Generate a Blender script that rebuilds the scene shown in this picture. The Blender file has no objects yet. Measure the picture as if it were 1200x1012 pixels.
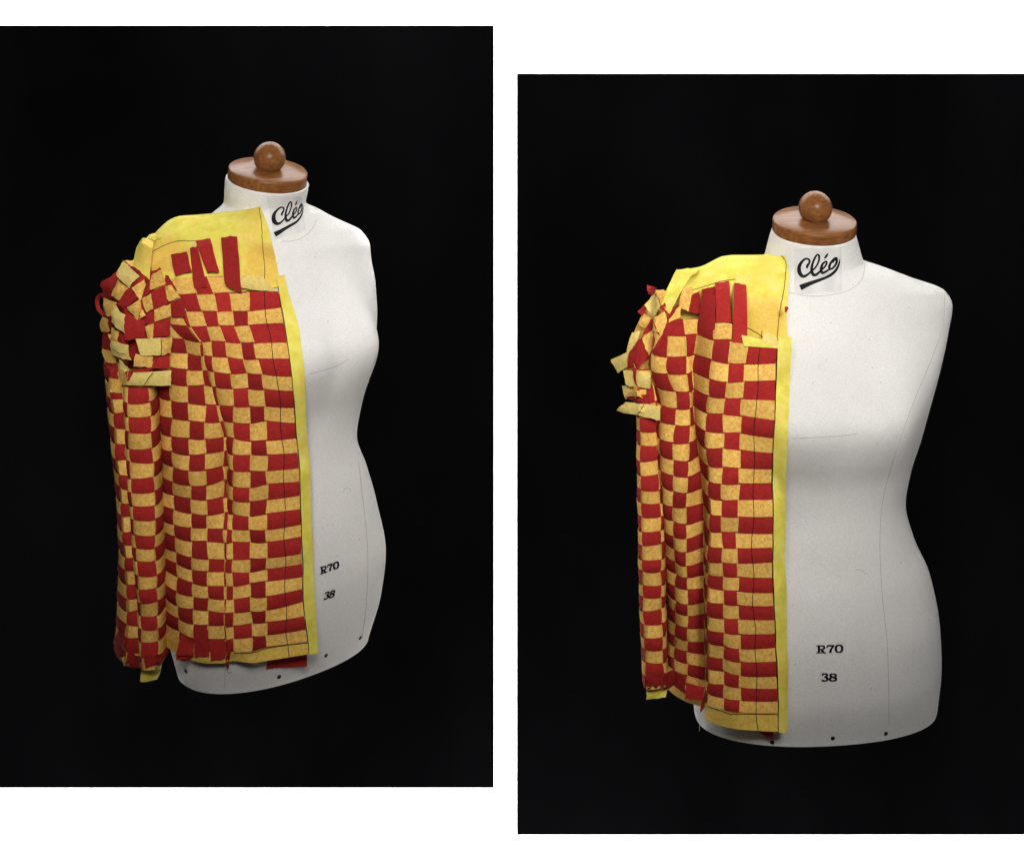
import bpy, math, random
import numpy as np
from mathutils import Vector, Matrix
from mathutils.bvhtree import BVHTree
random.seed(7); rng = np.random.default_rng(7)
SC = bpy.context.scene
COL = SC.collection

# ------------------------------------------------------------------ camera
D, H, S = 2.8, 0.85, 0.00125          # camera distance, height above picture centre, metres per photo pixel
ZC = 1.35                             # height of the picture centre above the studio floor
WALL = 0.42                           # distance of the wall behind the dress forms
cam = bpy.data.cameras.new('camera'); camo = bpy.data.objects.new('camera', cam); COL.objects.link(camo)
camo.location = (0, -D, ZC + H); camo.rotation_euler = (math.radians(90), 0, 0)
cam.sensor_width = 36; cam.lens = 36 * D / (1200 * S); cam.shift_y = -H / (1200 * S)
cam.clip_start = 0.05; cam.clip_end = 60
SC.camera = camo
# ------------------------------------------------------------------ world and lamps
w = bpy.data.worlds.new('World'); SC.world = w; w.use_nodes = True
w.node_tree.nodes['Background'].inputs[0].default_value = (.9, .95, 1, 1)
w.node_tree.nodes['Background'].inputs[1].default_value = 0.015
SC.view_settings.view_transform = 'Standard'; SC.view_settings.look = 'None'
SC.view_settings.exposure = 0; SC.view_settings.gamma = 1
SC.cycles.use_denoising = True
SC.cycles.max_bounces = 5


def area(name, loc, target, size, power, size_y=None, color=(1, 1, 1), spread=180):
    l = bpy.data.lights.new(name, 'AREA'); l.energy = power; l.color = color
    l.shape = 'RECTANGLE'; l.size = size; l.size_y = size_y or size; l.spread = math.radians(spread)
    o = bpy.data.objects.new(name, l); COL.objects.link(o); o.location = loc
    o.rotation_euler = (Vector(target) - Vector(loc)).to_track_quat('-Z', 'Y').to_euler()
    return o


# one gridded soft box above and in front of each dress form, and an added weak broad fill from the front
area('softbox', (-0.16, -1.82, ZC + 1.02), (-0.33, 0, ZC + 0.28), .38, 3.05, color=(1, .988, .97), spread=52)
area('softbox', (0.58, -1.82, ZC + 1.00), (0.52, 0, ZC + 0.24), .38, 3.6, color=(1, .988, .97), spread=52)
area('added_fill', (0, -2.3, ZC + 1.25), (0, 0, ZC), .9, 2.3, color=(1, .985, .96))
# added unseen strip lamps, only to whiten the wall from above and below
area('added_wall_light', (0, WALL - .16, ZC + 1.75), (0, WALL + .05, ZC - .2), 2.6, 75, .10, spread=26)
area('added_wall_light', (0, WALL - .16, ZC - 1.75), (0, WALL + .05, ZC + .2), 2.6, 75, .10, spread=26)


# ------------------------------------------------------------------ materials
def W(px, py, y):
    """the point at depth y that shows at photo position (px, py)"""
    k = (D + y) / D
    return np.array([(px - 600) * S * k, y, ZC + H + ((506 - py) * S - H) * k])


def mat(name, rough=.8, spec=.2):
    m = bpy.data.materials.new(name); m.use_nodes = True
    b = m.node_tree.nodes['Principled BSDF']
    b.inputs['Roughness'].default_value = rough; b.inputs['Specular IOR Level'].default_value = spec
    return m, m.node_tree.nodes, m.node_tree.links, b


def nd(N, t, **kw):
    n = N.new(t)
    for k, v in kw.items():
        if k in n.inputs: n.inputs[k].default_value = v
        else: setattr(n, k, v)
    return n


def noise(N, L, co, scale, detail=3, rough=.55):
    n = nd(N, 'ShaderNodeTexNoise', Scale=scale, Detail=detail, Roughness=rough); L.new(co, n.inputs['Vector']); return n.outputs['Fac']


def ramp(N, L, fac, stops):
    r = N.new('ShaderNodeValToRGB'); e = r.color_ramp.elements
    while len(e) < len(stops): e.new(.5)
    for q, (p, c) in zip(e, stops): q.position = p; q.color = (*c, 1)
    L.new(fac, r.inputs[0]); return r.outputs[0]


def mix(N, L, f, a, b, mode='MIX'):
    m = N.new('ShaderNodeMix'); m.data_type = 'RGBA'; m.blend_type = mode
    for s, v in ((m.inputs['Factor'], f), (m.inputs['A'], a), (m.inputs['B'], b)):
        if isinstance(v, (int, float)): s.default_value = v
        elif isinstance(v, tuple): s.default_value = (*v, 1)
        else: L.new(v, s)
    return m.outputs['Result']


def bump(N, L, b, h, strength, dist):
    n = nd(N, 'ShaderNodeBump', Strength=strength, Distance=dist); L.new(h, n.inputs['Height']); L.new(n.outputs[0], b.inputs['Normal'])


def co_obj(N): return N.new('ShaderNodeTexCoord').outputs['Object']


def m_canvas():
    m, N, L, b = mat('painted_canvas', .75, .25); co = co_obj(N)
    c = ramp(N, L, noise(N, L, co, 9, 4), [(.3, (.735, .715, .685)), (.7, (.785, .765, .735))])
    v = nd(N, 'ShaderNodeTexVoronoi', Scale=75.); L.new(co, v.inputs['Vector'])
    sp = ramp(N, L, v.outputs['Distance'], [(.045, (1, 1, 1)), (.085, (0, 0, 0))])
    pick = ramp(N, L, v.outputs['Color'], [(.66, (0, 0, 0)), (.70, (1, 1, 1))])
    f = mix(N, L, 1., sp, pick, 'MULTIPLY')
    c = mix(N, L, f, c, (.36, .33, .30))
    st = ramp(N, L, noise(N, L, co, 22, 5, .7), [(.62, (0, 0, 0)), (.78, (.35, .35, .35))])
    c = mix(N, L, st, c, (.62, .56, .52))
    gr = ramp(N, L, noise(N, L, co, 520, 3, .7), [(.32, (.86, .85, .84)), (.62, (1, 1, 1))])
    c = mix(N, L, 1., c, gr, 'MULTIPLY')
    L.new(c, b.inputs['Base Color'])
    mp = nd(N, 'ShaderNodeMapping'); mp.inputs['Scale'].default_value = (1, 1, 1.7); L.new(co, mp.inputs[0])
    h = noise(N, L, mp.outputs[0], 520, 2, .6)
    bump(N, L, b, h, .55, .0022); return m


def m_felt(name, stops, speck, specf, scale=260, var=.10):
    """non-woven fabric: mottled colour, fine dark specks, slight change from strip to strip"""
    m, N, L, b = mat(name, .9, .12); co = co_obj(N)
    c = ramp(N, L, noise(N, L, co, scale, 4, .7), stops)
    s = ramp(N, L, noise(N, L, co, 620, 2, .6), [(.60, (0, 0, 0)), (.72, (specf,) * 3)])
    c = mix(N, L, s, c, speck)
    oi = N.new('ShaderNodeObjectInfo')
    hs = N.new('ShaderNodeHueSaturation'); L.new(c, hs.inputs['Color'])
    mr = nd(N, 'ShaderNodeMapRange'); mr.inputs[3].default_value = 1 - var; mr.inputs[4].default_value = 1 + var
    L.new(oi.outputs['Random'], mr.inputs[0]); L.new(mr.outputs[0], hs.inputs['Value'])
    L.new(hs.outputs[0], b.inputs['Base Color'])
    bump(N, L, b, noise(N, L, co, 380, 3, .6), .6, .0011); return m


def m_lemon():
    m, N, L, b = mat('lemon_nonwoven', .88, .12); co = co_obj(N)
    c = ramp(N, L, noise(N, L, co, 60, 5, .6), [(.28, (.66, .53, .065)), (.5, (.73, .63, .10)), (.72, (.80, .72, .20))])
    o = ramp(N, L, noise(N, L, co, 15, 4, .55), [(.52, (0, 0, 0)), (.68, (.8, .8, .8))])
    g = noise(N, L, co, 480, 2, .6)
    o2 = mix(N, L, 1., o, ramp(N, L, g, [(.40, (.25,) * 3), (.6, (1,) * 3)]), 'MULTIPLY')
    c = mix(N, L, o2, c, (.74, .43, .10))
    pos = N.new('ShaderNodeNewGeometry').outputs['Position']
    for q in (W(900, 374, -.075), W(310, 312, -.09), W(193, 300, -.10), W(802, 346, -.03)):      # glue-stained patches
        v = N.new('ShaderNodeVectorMath'); v.operation = 'DISTANCE'; L.new(pos, v.inputs[0]); v.inputs[1].default_value = q
        md = N.new('ShaderNodeMath'); md.operation = 'MULTIPLY_ADD'; L.new(noise(N, L, co, 45, 4, .6), md.inputs[0]); md.inputs[1].default_value = -.045; L.new(v.outputs['Value'], md.inputs[2])
        f = ramp(N, L, md.outputs[0], [(.0, (.85, .85, .85)), (.018, (0, 0, 0))])
        f = mix(N, L, 1., f, ramp(N, L, noise(N, L, co, 520, 2, .6), [(.36, (.3,) * 3), (.6, (1,) * 3)]), 'MULTIPLY')
        c = mix(N, L, f, c, (.72, .40, .09))
    L.new(c, b.inputs['Base Color'])
    bump(N, L, b, noise(N, L, co, 190, 5, .7), .6, .0016); return m


def m_plain(name, col, rough=.7, spec=.2):
    m, N, L, b = mat(name, rough, spec); co = co_obj(N)
    k = ramp(N, L, noise(N, L, co, 40, 3), [(.3, tuple(x * .9 for x in col)), (.7, tuple(min(1, x * 1.1) for x in col))])
    L.new(k, b.inputs['Base Color']); return m


def m_wood():
    m, N, L, b = mat('varnished_beech', .30, .14); co = co_obj(N)
    mp = nd(N, 'ShaderNodeMapping'); mp.inputs['Scale'].default_value = (1.4, 16, 16); L.new(co, mp.inputs[0])
    g = noise(N, L, mp.outputs[0], 14, 5, .65)
    c = ramp(N, L, g, [(.28, (.095, .036, .014)), (.5, (.18, .069, .020)), (.72, (.26, .106, .034))])
    f = ramp(N, L, noise(N, L, mp.outputs[0], 70, 2), [(.62, (0,) * 3), (.75, (.25,) * 3)])
    c = mix(N, L, f, c, (.07, .024, .009))
    L.new(c, b.inputs['Base Color']); bump(N, L, b, g, .15, .0006); return m


def m_black():
    m, N, L, b = mat('black_backdrop_cloth', 1, 0.0); co = co_obj(N)
    mp = nd(N, 'ShaderNodeMapping'); mp.inputs['Scale'].default_value = (1, 1, .5); L.new(co, mp.inputs[0])
    L.new(ramp(N, L, noise(N, L, mp.outputs[0], 2.2, 4), [(.35, (.0003, .0003, .00035)), (.7, (.0008, .0008, .0009))]), b.inputs['Base Color'])
    return m


M = dict(canvas=m_canvas(),
         red=m_felt('red_nonwoven', [(.3, (.28, .014, .013)), (.7, (.37, .025, .021))], (.17, .006, .006), .6, 190, .2),
         yel=m_felt('golden_nonwoven', [(.30, (.62, .30, .055)), (.5, (.76, .436, .098)), (.70, (.86, .585, .18))], (.36, .15, .03), .9, 210, .13),
         pale=m_felt('pale_golden_nonwoven', [(.28, (.66, .45, .11)), (.5, (.76, .57, .17)), (.72, (.82, .66, .26))], (.45, .26, .07), .7, 240, .07),
         lemon=m_lemon(), wood=m_wood(), black=m_black(),
         ink=m_plain('black_ink', (.006, .006, .007), .7, .15), thread=m_plain('dark_thread', (.018, .013, .012), .85, .1),
         wthread=m_plain('white_thread', (.7, .7, .72), .8, .1),
         seam=m_plain('seam_thread', (.40, .35, .32), .9, .1), tape=m_plain('label_cotton_tape', (.605, .583, .555), .85, .15),
         paper=m_plain('size_label_film', (.68, .66, .64), .6, .2), hole=m_plain('eyelet_hole_shade', (.008, .008, .008), .6, .3),
         steel=m_plain('blackened_steel', (.006, .006, .007), .8, .1), wall=m_plain('white_page_wall', (.86, .86, .86), .85, .1))


# ------------------------------------------------------------------ helpers
def pix(p):
    p = np.asarray(p); k = D / (D + p[..., 1])
    return 600 + p[..., 0] * k / S, 506 - (H + (p[..., 2] - ZC - H) * k) / S


def mesh(name, V, F, material, parent=None, smooth=True, sharp=40):
    me = bpy.data.meshes.new(name); me.from_pydata([tuple(map(float, v)) for v in V], [], F)
    if smooth:
        me.polygons.foreach_set('use_smooth', [True] * len(me.polygons))
        if sharp: me.set_sharp_from_angle(angle=math.radians(sharp))
    me.materials.append(material); me.update()
    o = bpy.data.objects.new(name, me); COL.objects.link(o)
    if parent: o.parent = parent
    return o


def empty(name, parent=None, loc=(0, 0, 0), **props):
    o = bpy.data.objects.new(name, None); COL.objects.link(o); o.location = loc
    if parent: o.parent = parent
    for k, v in props.items(): o[k] = v
    return o


def sheet(name, G, material, parent, thick=.0005, nrm=None):
    """a grid of points G[a][b] made into a thin closed sheet"""
    G = np.asarray(G, float); a, b = G.shape[:2]
    if nrm is None:
        du = np.gradient(G, axis=0); dv = np.gradient(G, axis=1); nrm = np.cross(du, dv)
        nrm[nrm[..., 1] > 0] *= -1
        nrm /= np.linalg.norm(nrm, axis=-1, keepdims=True) + 1e-12
    V = np.concatenate([G.reshape(-1, 3), (G - nrm * thick).reshape(-1, 3)]); n = a * b; F = []
    for i in range(a - 1):
        for j in range(b - 1):
            q = [i * b + j, i * b + j + 1, (i + 1) * b + j + 1, (i + 1) * b + j]
            F.append(q); F.append([n + k for k in q[::-1]])
    ring = [j for j in range(b)] + [i * b + b - 1 for i in range(1, a)] + [(a - 1) * b + j for j in range(b - 2, -1, -1)] + [i * b for i in range(a - 2, 0, -1)]
    for k in range(len(ring)):
        p, q = ring[k], ring[(k + 1) % len(ring)]; F.append([q, p, n + p, n + q])
    return mesh(name, V, F, material, parent)


def tube(name, P, r, material, parent, ns=5):
    P = np.asarray(P, float); T = np.gradient(P, axis=0); T /= np.linalg.norm(T, axis=1, keepdims=True) + 1e-12
    V = []; F = []
    for p, t in zip(P, T):
        a = np.cross(t, (0.13, 1, .05)); a /= np.linalg.norm(a); b = np.cross(t, a)
        for k in range(ns):
            th = 2 * math.pi * k / ns; V.append(p + r * (a * math.cos(th) + b * math.sin(th)))
    for i in range(len(P) - 1):
        for k in range(ns): F.append([i * ns + k, i * ns + (k + 1) % ns, (i + 1) * ns + (k + 1) % ns, (i + 1) * ns + k])
    F.append(list(range(ns))[::-1]); F.append([(len(P) - 1) * ns + k for k in range(ns)])
    return mesh(name, V, F, material, parent)


def cr(P, n):
    """Catmull-Rom through points"""
    P = np.asarray(P, float); Q = np.vstack([2 * P[0] - P[1], P, 2 * P[-1] - P[-2]]); out = []
    for i in range(1, len(Q) - 2):
        for t in np.linspace(0, 1, n, endpoint=False):
            a, b, c, d = Q[i - 1:i + 3]
            out.append(.5 * (2 * b + (c - a) * t + (2 * a - 5 * b + 4 * c - d) * t * t + (3 * b - a - 3 * c + d) * t ** 3))
    out.append(P[-1]); return np.array(out)


def box(name, lo, hi, material, parent=None, bev=.0):
    x0, y0, z0 = lo; x1, y1, z1 = hi
    V = [(x, y, z) for x in (x0, x1) for y in (y0, y1) for z in (z0, z1)]
    F = [[0, 1, 3, 2], [4, 6, 7, 5], [0, 4, 5, 1], [2, 3, 7, 6], [0, 2, 6, 4], [1, 5, 7, 3]]
    return mesh(name, V, F, material, parent, smooth=False)


def pchip(xk, yk, x):
    xk = np.asarray(xk, float); yk = np.asarray(yk, float); h = np.diff(xk); d = np.diff(yk) / h; m = np.zeros_like(yk)
    for i in range(1, len(xk) - 1):
        if d[i - 1] * d[i] > 0:
            w1 = 2 * h[i] + h[i - 1]; w2 = h[i] + 2 * h[i - 1]; m[i] = (w1 + w2) / (w1 / d[i - 1] + w2 / d[i])
    m[0] = d[0]; m[-1] = d[-1]
    i = np.clip(np.searchsorted(xk, x) - 1, 0, len(h) - 1); t = (x - xk[i]) / h[i]
    return (yk[i] * (1 + 2 * t) * (1 - t) ** 2 + m[i] * h[i] * t * (1 - t) ** 2 + yk[i + 1] * t * t * (3 - 2 * t) + m[i + 1] * h[i] * t * t * (t - 1))


# ------------------------------------------------------------------ setting: white page margins built as a wall, two black backdrop panels
o = box('wall', (-2.2, WALL, 0), (2.2, WALL + .1, 3.2), M['wall']); o['kind'] = 'structure'


def panel(px0, py0, px1, py1, label):
    a = W(px0, py1, WALL - .006); b = W(px1, py0, WALL - .006)
    o = box('backdrop_panel', (a[0], WALL - .006, a[2]), (b[0], WALL - .0005, b[2]), M['black'])
    o['label'] = label; o['category'] = 'backdrop'; o['group'] = 'black backdrop panels on the white wall'


panel(-560, 30.5, 578.5, 922.5, 'black cloth backdrop panel behind the dress form that is turned to the right')  # both panels widened out of view to keep wall bounce off the forms
panel(606, 87, 1760, 977.5, 'black cloth backdrop panel behind the dress form that faces the front')

# ------------------------------------------------------------------ dress forms
ZL = np.array([-.405, -.34, -.28, -.2075, -.15, -.10, -.05, .0, .05, .10, .15, .19, .21, .222, .234, .25, .27, .296])
NE = np.array([2.2, 2.2, 2.2, 2.1, 2.1, 2.1, 2.2, 2.3, 2.4, 2.5, 2.6, 2.6, 2.5, 2.4, 2.3, 2.1, 2., 2.])
FORMS = {
    'R': dict(A=[.1795, .1844, .1814, .1681, .1429, .1307, .1374, .151, .1661, .1854, .2027, .212, .2027, .165, .1257, .0749, .0683, .0614],
              BF=[.1027, .1187, .122, .1146, .1051, .1024, .1061, .1122, .1099, .0962, .0781, .0633, .0598, .0604, .0603, .0611, .0606, .06],
              BB=[.112, .118, .115, .1, .088, .08, .082, .0859, .0898, .0917, .0916, .0877, .0809, .0736, .0653, .0568, .0521, .052],
              bust=[.0541, .0545, .0833, .0542, .063, .0729], lean=.0136, pos=[.1311, .4453, -.0016], ex=[.1919, -.0201, .0114, .0137]),
    'L': dict(A=[.155, .1714, .1773, .1642, .1462, .1274, .1342, .1461, .1569, .1716, .1884, .1938, .1812, .1423, .1006, .0592, .0614, .0603],
              BF=[.0900, .1115, .119, .112, .1027, .0961, .0994, .106, .1035, .0894, .0734, .0588, .0541, .054, .0545, .0578, .0598, .0624],
              BB=[.1026, .1115, .1103, .0984, .0883, .0802, .082, .0859, .0898, .0917, .0916, .0876, .0807, .0733, .0657, .0593, .0561, .0573],
              bust=[.05, .058, .0716, .0377, .0613, .0688], lean=.0124, pos=[.7582, -.3453, .083], ex=[.19, -.0369, .0281, .0268], neck=.015)}


def form_surface(P, z, nt):
    a = pchip(ZL, P['A'], z); bf = pchip(ZL, P['BF'], z); bb = pchip(ZL, P['BB'], z); n = pchip(ZL, NE, z)
    t = np.linspace(0, 2 * np.pi, nt, endpoint=False); s, c = np.sin(t), np.cos(t)
    x = a[:, None] * np.sign(s) * np.abs(s) ** (2 / n[:, None])
    y = -np.where(c > 0, bf[:, None], bb[:, None]) * np.sign(c) * np.abs(c) ** (2 / n[:, None])
    B, zb, xb, sx, szu, szd = P['bust']; dz = z - zb
    g = np.where(dz > 0, np.exp(-(dz / szu) ** 2), np.exp(-(dz / szd) ** 2))[:, None]
    ax = np.abs(x); gx = np.where(ax < xb, 1 - .22 * np.clip(1 - ax / xb, 0, 1) ** 2, np.exp(-((ax - xb) / sx) ** 2))   # taut cloth bridges the bust
    y = y - B * g * gx * np.clip(c, 0, 1) ** .7
    zz = np.broadcast_to(z[:, None], x.shape).copy()
    y = y - P['lean'] * np.clip((zz - .24) / .056, 0, 1)
    e = P['ex']; sw = np.clip((zz - .06) / .12, 0, 1); sw = sw * sw * (3 - 2 * sw) * (lambda q: q * q * (3 - 2 * q))(np.clip((.264 - zz) / .04, 0, 1))
    q = np.clip(np.abs(x) / .19, 0, 1); z0 = zz.copy()
    y = y - e[1] * q ** 1.6 * sw; zz = zz - e[2] * q ** 1.5 * sw
    t_ = np.clip((z0 - .185) / .075, 0, 1); y = y + e[3] * t_ * t_ * (3 - 2 * t_)
    zz = zz + np.clip((z0 - .235) / .061, 0, 1) * e[0] * y - P.get('neck', 0) * np.clip((z0 - .25) / .046, 0, 1)
    return np.stack([x, y, zz], -1)


def place(P, p):
    phi, X, Z = P['pos']; c, s = math.cos(phi), math.sin(phi); p = np.asarray(p)
    return np.stack([p[..., 0] * c - p[..., 1] * s + X, p[..., 0] * s + p[..., 1] * c, p[..., 2] + Z + ZC], -1)


BODY = {}
CAM = Vector((0, -D, ZC + H))


def cast(key, px, py, off=.0005):
    """where the line of sight through a photo position meets the dress form"""
    for e in (0, .11, -.13, .29):
        d = (Vector(W(px + e, py + e * .7, 0)) - CAM).normalized()
        h, n, _, _ = BODY[key].ray_cast(CAM, d)
        if h is not None and n.dot(d) < -.01: return np.array(h) + np.array(n) * off, np.array(n)
    return None, None


def front(key, x, z):
    h, n, _, _ = BODY[key].ray_cast(Vector((x, -2, z)), Vector((0, 1, 0)))
    return h.y if h is not None else None


def print_strokes(name, key, strokes, to_px, material, parent, off=.0007, bold=1.):
    """lettering: each stroke is a line of (x, y, width) in the letter sheet's own units, laid on the cloth"""
    V = []; F = []
    for st in strokes:
        P = cr(np.array(st, float), 7); T = np.gradient(P[:, :2], axis=0); T /= np.linalg.norm(T, axis=1, keepdims=True) + 1e-9
        Nn = np.stack([-T[:, 1], T[:, 0]], 1); base = len(V); rows = 0
        for p, n in zip(P, Nn):
            pts = [cast(key, *to_px(*(p[:2] + n * p[2] * bold * .5 * s)), off)[0] for s in (-1, 0, 1)]
            if any(q is None for q in pts): continue
            V += pts; rows += 1
        for i in range(rows - 1):
            for k in range(2): F.append([base + 3 * i + k, base + 3 * i + k + 1, base + 3 * i + 4 + k, base + 3 * i + 3 + k])
    return mesh(name, V, F, material, parent, sharp=None)


def decal(name, key, poly4, material, parent, off=.0004, n=30):
    G = []
    a, b, c, d = [np.array(q, float) for q in poly4]
    for s in np.linspace(0, 1, n):
        row = []
        for t in np.linspace(0, 1, n):
            q = (a * (1 - t) + b * t) * (1 - s) + (d * (1 - t) + c * t) * s
            row.append(cast(key, q[0], q[1], off)[0])
        G.append(row)
    if any(p is None for r in G for p in r): return None
    return sheet(name, G, material, parent, .0003)


LOGO = [
    [(345, 405, 34), (360, 350, 52), (395, 300, 40), (395, 240, 40), (335, 215, 38), (265, 260, 48), (200, 370, 68), (205, 500, 80), (270, 570, 66), (350, 540, 44), (430, 470, 40), (520, 380, 34), (580, 260, 36), (585, 160, 40), (555, 135, 34), (510, 190, 40), (460, 310, 44), (440, 430, 54), (470, 530, 62), (530, 530, 52), (600, 470, 42), (700, 370, 36), (735, 300, 40), (715, 270, 34), (650, 330, 46), (625, 430, 56), (650, 495, 52), (720, 470, 44), (780, 430, 38), (850, 405, 40), (920, 310, 46), (925, 215, 52), (880, 220, 44), (820, 290, 46), (785, 370, 52), (800, 430, 44)],
    [(905, 230, 40), (870, 250, 44), (855, 300, 22)],
    [(690, 215, 22), (725, 165, 46), (765, 110, 14)],
    [(988, 225, 14), (975, 310, 34), (930, 420, 50), (850, 510, 56), (740, 580, 58), (600, 640, 62), (420, 705, 78), (290, 760, 100), (214, 795, 112)],
]
R70 = [
    [(193, 187, 20), (250, 185, 20), (300, 186, 22), (345, 202, 36), (346, 238, 36), (305, 257, 20), (255, 257, 18)], [(246, 186, 44), (245, 328, 44)],
    [(190, 325, 18), (306, 325, 18)], [(283, 256, 26), (322, 302, 42), (348, 322, 30), (386, 325, 16)],
    [(402, 235, 16), (415, 190, 30), (470, 186, 32), (548, 186, 32)], [(540, 190, 28), (490, 245, 36), (462, 322, 52)],
    [(640, 170, 26), (590, 195, 40), (577, 245, 44), (592, 295, 40), (638, 312, 24), (685, 295, 40), (703, 240, 44), (688, 190, 40), (640, 170, 26)]]
N38 = [
    [(308, 770, 30), (325, 745, 34), (360, 738, 24), (400, 750, 40), (398, 785, 34), (350, 800, 22)], [(350, 800, 20), (400, 815, 40), (412, 850, 42), (375, 876, 26), (325, 872, 34), (300, 858, 40)],
    [(525, 742, 22), (475, 755, 40), (480, 790, 36), (530, 806, 30), (580, 830, 42), (572, 862, 38), (520, 876, 24), (465, 860, 40), (462, 830, 36), (515, 806, 26), (575, 785, 36), (572, 752, 36), (525, 742, 22)]]


def logo_left(x, y):
    x2 = np.interp(x, [100, 160, 330, 570, 720, 900, 990], [150, 205, 370, 550, 648, 738, 778])
    y2 = .845 * y + np.interp(x, [160, 570, 990], [117, 60, 44])
    return 305 + x2 / 15.57, 225 + y2 / 15.57


def left_labels(x, y):
    if y < 500:
        u = (x - 190) / 530.; v = (y - 330) / 160.
        X = 150 + u * 345; Y = 428 - u * 105 + v * 132; X -= v * -6
    else:
        u = (x - 290) / 305.; v = (y - 885) / 150.
        X = 208 + u * 190; Y = 895 - u * 55 + v * 130; X -= v * 28
    return 365 + X / 15.56, 645 + Y / 15.57


def dress_form(key, label, seams, holes, logo_px, lab_px, tape, films, extra):
    P = FORMS[key]
    root = empty('dress_form', label=label, category='dress form', group='white dress forms', loc=(P['pos'][1], 0, ZC + P['pos'][2] - .41))
    bpy.context.view_layer.update(); inv = Matrix.Translation(-root.location)
    z = np.concatenate([np.linspace(ZL[0], .17, 92), np.linspace(.1735, .262, 46), np.linspace(.265, ZL[-1], 12)]); nt = 144
    g = form_surface(P, z, nt)
    # rolled lower edge and inside turn, rolled neck rim
    low = []
    for k, (dz, sc) in enumerate([(.012, .90), (.002, .965), (-.0035, .99)]):
        q = g[0].copy(); q[:, :2] *= sc; q[:, 2] += dz - .002; low.append(q)
    top = []
    for dz, sc in [(.0012, .985), (.0012, .955), (-.004, .93)]:
        q = g[-1].copy(); c0 = q[:, :2].mean(0); q[:, :2] = c0 + (q[:, :2] - c0) * sc; q[:, 2] += dz; top.append(q)
    G = place(P, np.concatenate([np.array(low), g, np.array(top)]))
    G[..., 0] += extra['nx'] * np.clip((G[..., 2] - ZC - P['pos'][2] - .235) / .05, 0, 1)
    nz = len(G); V = G.reshape(-1, 3); F = []
    for i in range(nz - 1):
        for j in range(nt): F.append([i * nt + j, i * nt + (j + 1) % nt, (i + 1) * nt + (j + 1) % nt, (i + 1) * nt + j])
    F.append(list(range(nt))[::-1]); F.append([(nz - 1) * nt + j for j in range(nt)])
    BODY[key] = BVHTree.FromPolygons([tuple(v) for v in V], F)
    kids = [mesh('torso', V, F, M['canvas'], sharp=70)]
    # wooden neck cap with its ball
    rim = place(P, g[-1]); rim[:, 0] += extra['nx']; c0 = rim.mean(0); ex = rim[nt // 4] - c0; ey = rim[0] - rim[nt // 2]
    X = Vector(rim[nt // 4] - rim[3 * nt // 4]).normalized(); Y = Vector(rim[nt // 2] - rim[0]).normalized(); Z = X.cross(Y).normalized(); Y = Z.cross(X)
    R = Matrix((X, Y, Z)).transposed().to_4x4()
    rx = .5 * np.linalg.norm(rim[nt // 4] - rim[3 * nt // 4]) * extra['cap']; ry = .5 * np.linalg.norm(ey) * extra['capy']
    prof = [(.90, -.006), (.975, -.004), (.992, 0), (1.0, .002), (1.0, .0137), (.992, .0162), (.975, .0172), (.6, .0182), (.2, .0187), (.0, .0187)]
    V = []; F = []; n = 64
    for r, h in prof:
        for k in range(n):
            th = 2 * math.pi * k / n; V.append((rx * r * math.cos(th), ry * r * math.sin(th), h))
    for i in range(len(prof) - 1):
        for k in range(n): F.append([i * n + k, i * n + (k + 1) % n, (i + 1) * n + (k + 1) % n, (i + 1) * n + k])
    capo = mesh('neck_cap', V, F, M['wood'], sharp=50); capo.matrix_world = Matrix.Translation(Vector(c0) + Vector(extra.get('capoff', (0, 0, 0)))) @ R
    kb = extra['ball']; V = []; F = []; m = 20; n = 36
    sink = extra['sink']; prof = [(kb * math.sin(a), sink - kb * math.cos(a)) for a in np.linspace(math.acos(min(1, sink / kb)), math.pi - .001, m)]
    for r, h in prof:
        for k in range(n):
            th = 2 * math.pi * k / n; V.append((r * math.cos(th), r * math.sin(th), h))
    for i in range(len(prof) - 1):
        for k in range(n): F.append([i * n + k, i * n + (k + 1) % n, (i + 1) * n + (k + 1) % n, (i + 1) * n + k])
    knob = mesh('knob', V, F, M['wood']); knob.parent = capo; knob.location = (extra.get('bx', 0), 0, .0184); knob.rotation_euler = (.2, .9, .3)
    # the ball stays upright on the cap: turn only its grain
    knob.rotation_euler = (0, 0, .6)
    kids.append(capo)
    for s in seams:
        pts = [cast(key, q[0], q[1], .0001)[0] for q in cr(s, 10)]
        pts = [p for p in pts if p is not None]
        kids.append(tube('seam_line', pts, .00034, M['seam'], None))
    kids.append(decal('label_tape', key, tape, M['tape'], None))
    for f in films: kids.append(decal('size_label', key, f, M['paper'], None))
    kids.append(print_strokes('logo_print', key, LOGO, logo_px, M['ink'], None, .0011))
    kids.append(print_strokes('size_print', key, R70, lab_px, M['ink'], None, .0011, extra['bold']))
    kids.append(print_strokes('size_print', key, N38, lab_px, M['ink'], None, .0011, extra['bold']))
    for (hx, hy) in holes:
        p, nn = cast(key, hx, hy, .0004)
        if p is None: continue
        nv = Vector(nn); a = nv.orthogonal().normalized(); b = nv.cross(a); V = []; F = []
        for r, h in ((.0031, -.0008), (.0031, .0004), (.0022, .0009), (.0010, .0011)):  # shade inside the hole made as a dark domed disc, no recess
            for k in range(14):
                th = 2 * math.pi * k / 14; V.append(np.array(Vector(p) + (a * math.cos(th) + b * math.sin(th)) * r + nv * h))
        for i in range(3):
            for k in range(14): F.append([i * 14 + k, i * 14 + (k + 1) % 14, (i + 1) * 14 + (k + 1) % 14, (i + 1) * 14 + k])
        F.append([42 + k for k in range(14)])
        kids.append(mesh('eyelet', V, F, M['hole']))
    # bracket that holds the form off the wall, hidden behind it
    x0 = P['pos'][1]; zc = ZC + P['pos'][2] - .1
    kids.append(box('wall_bracket', (x0 - .02, .05, zc - .02), (x0 + .02, WALL - .0065, zc + .02), M['steel']))
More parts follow.
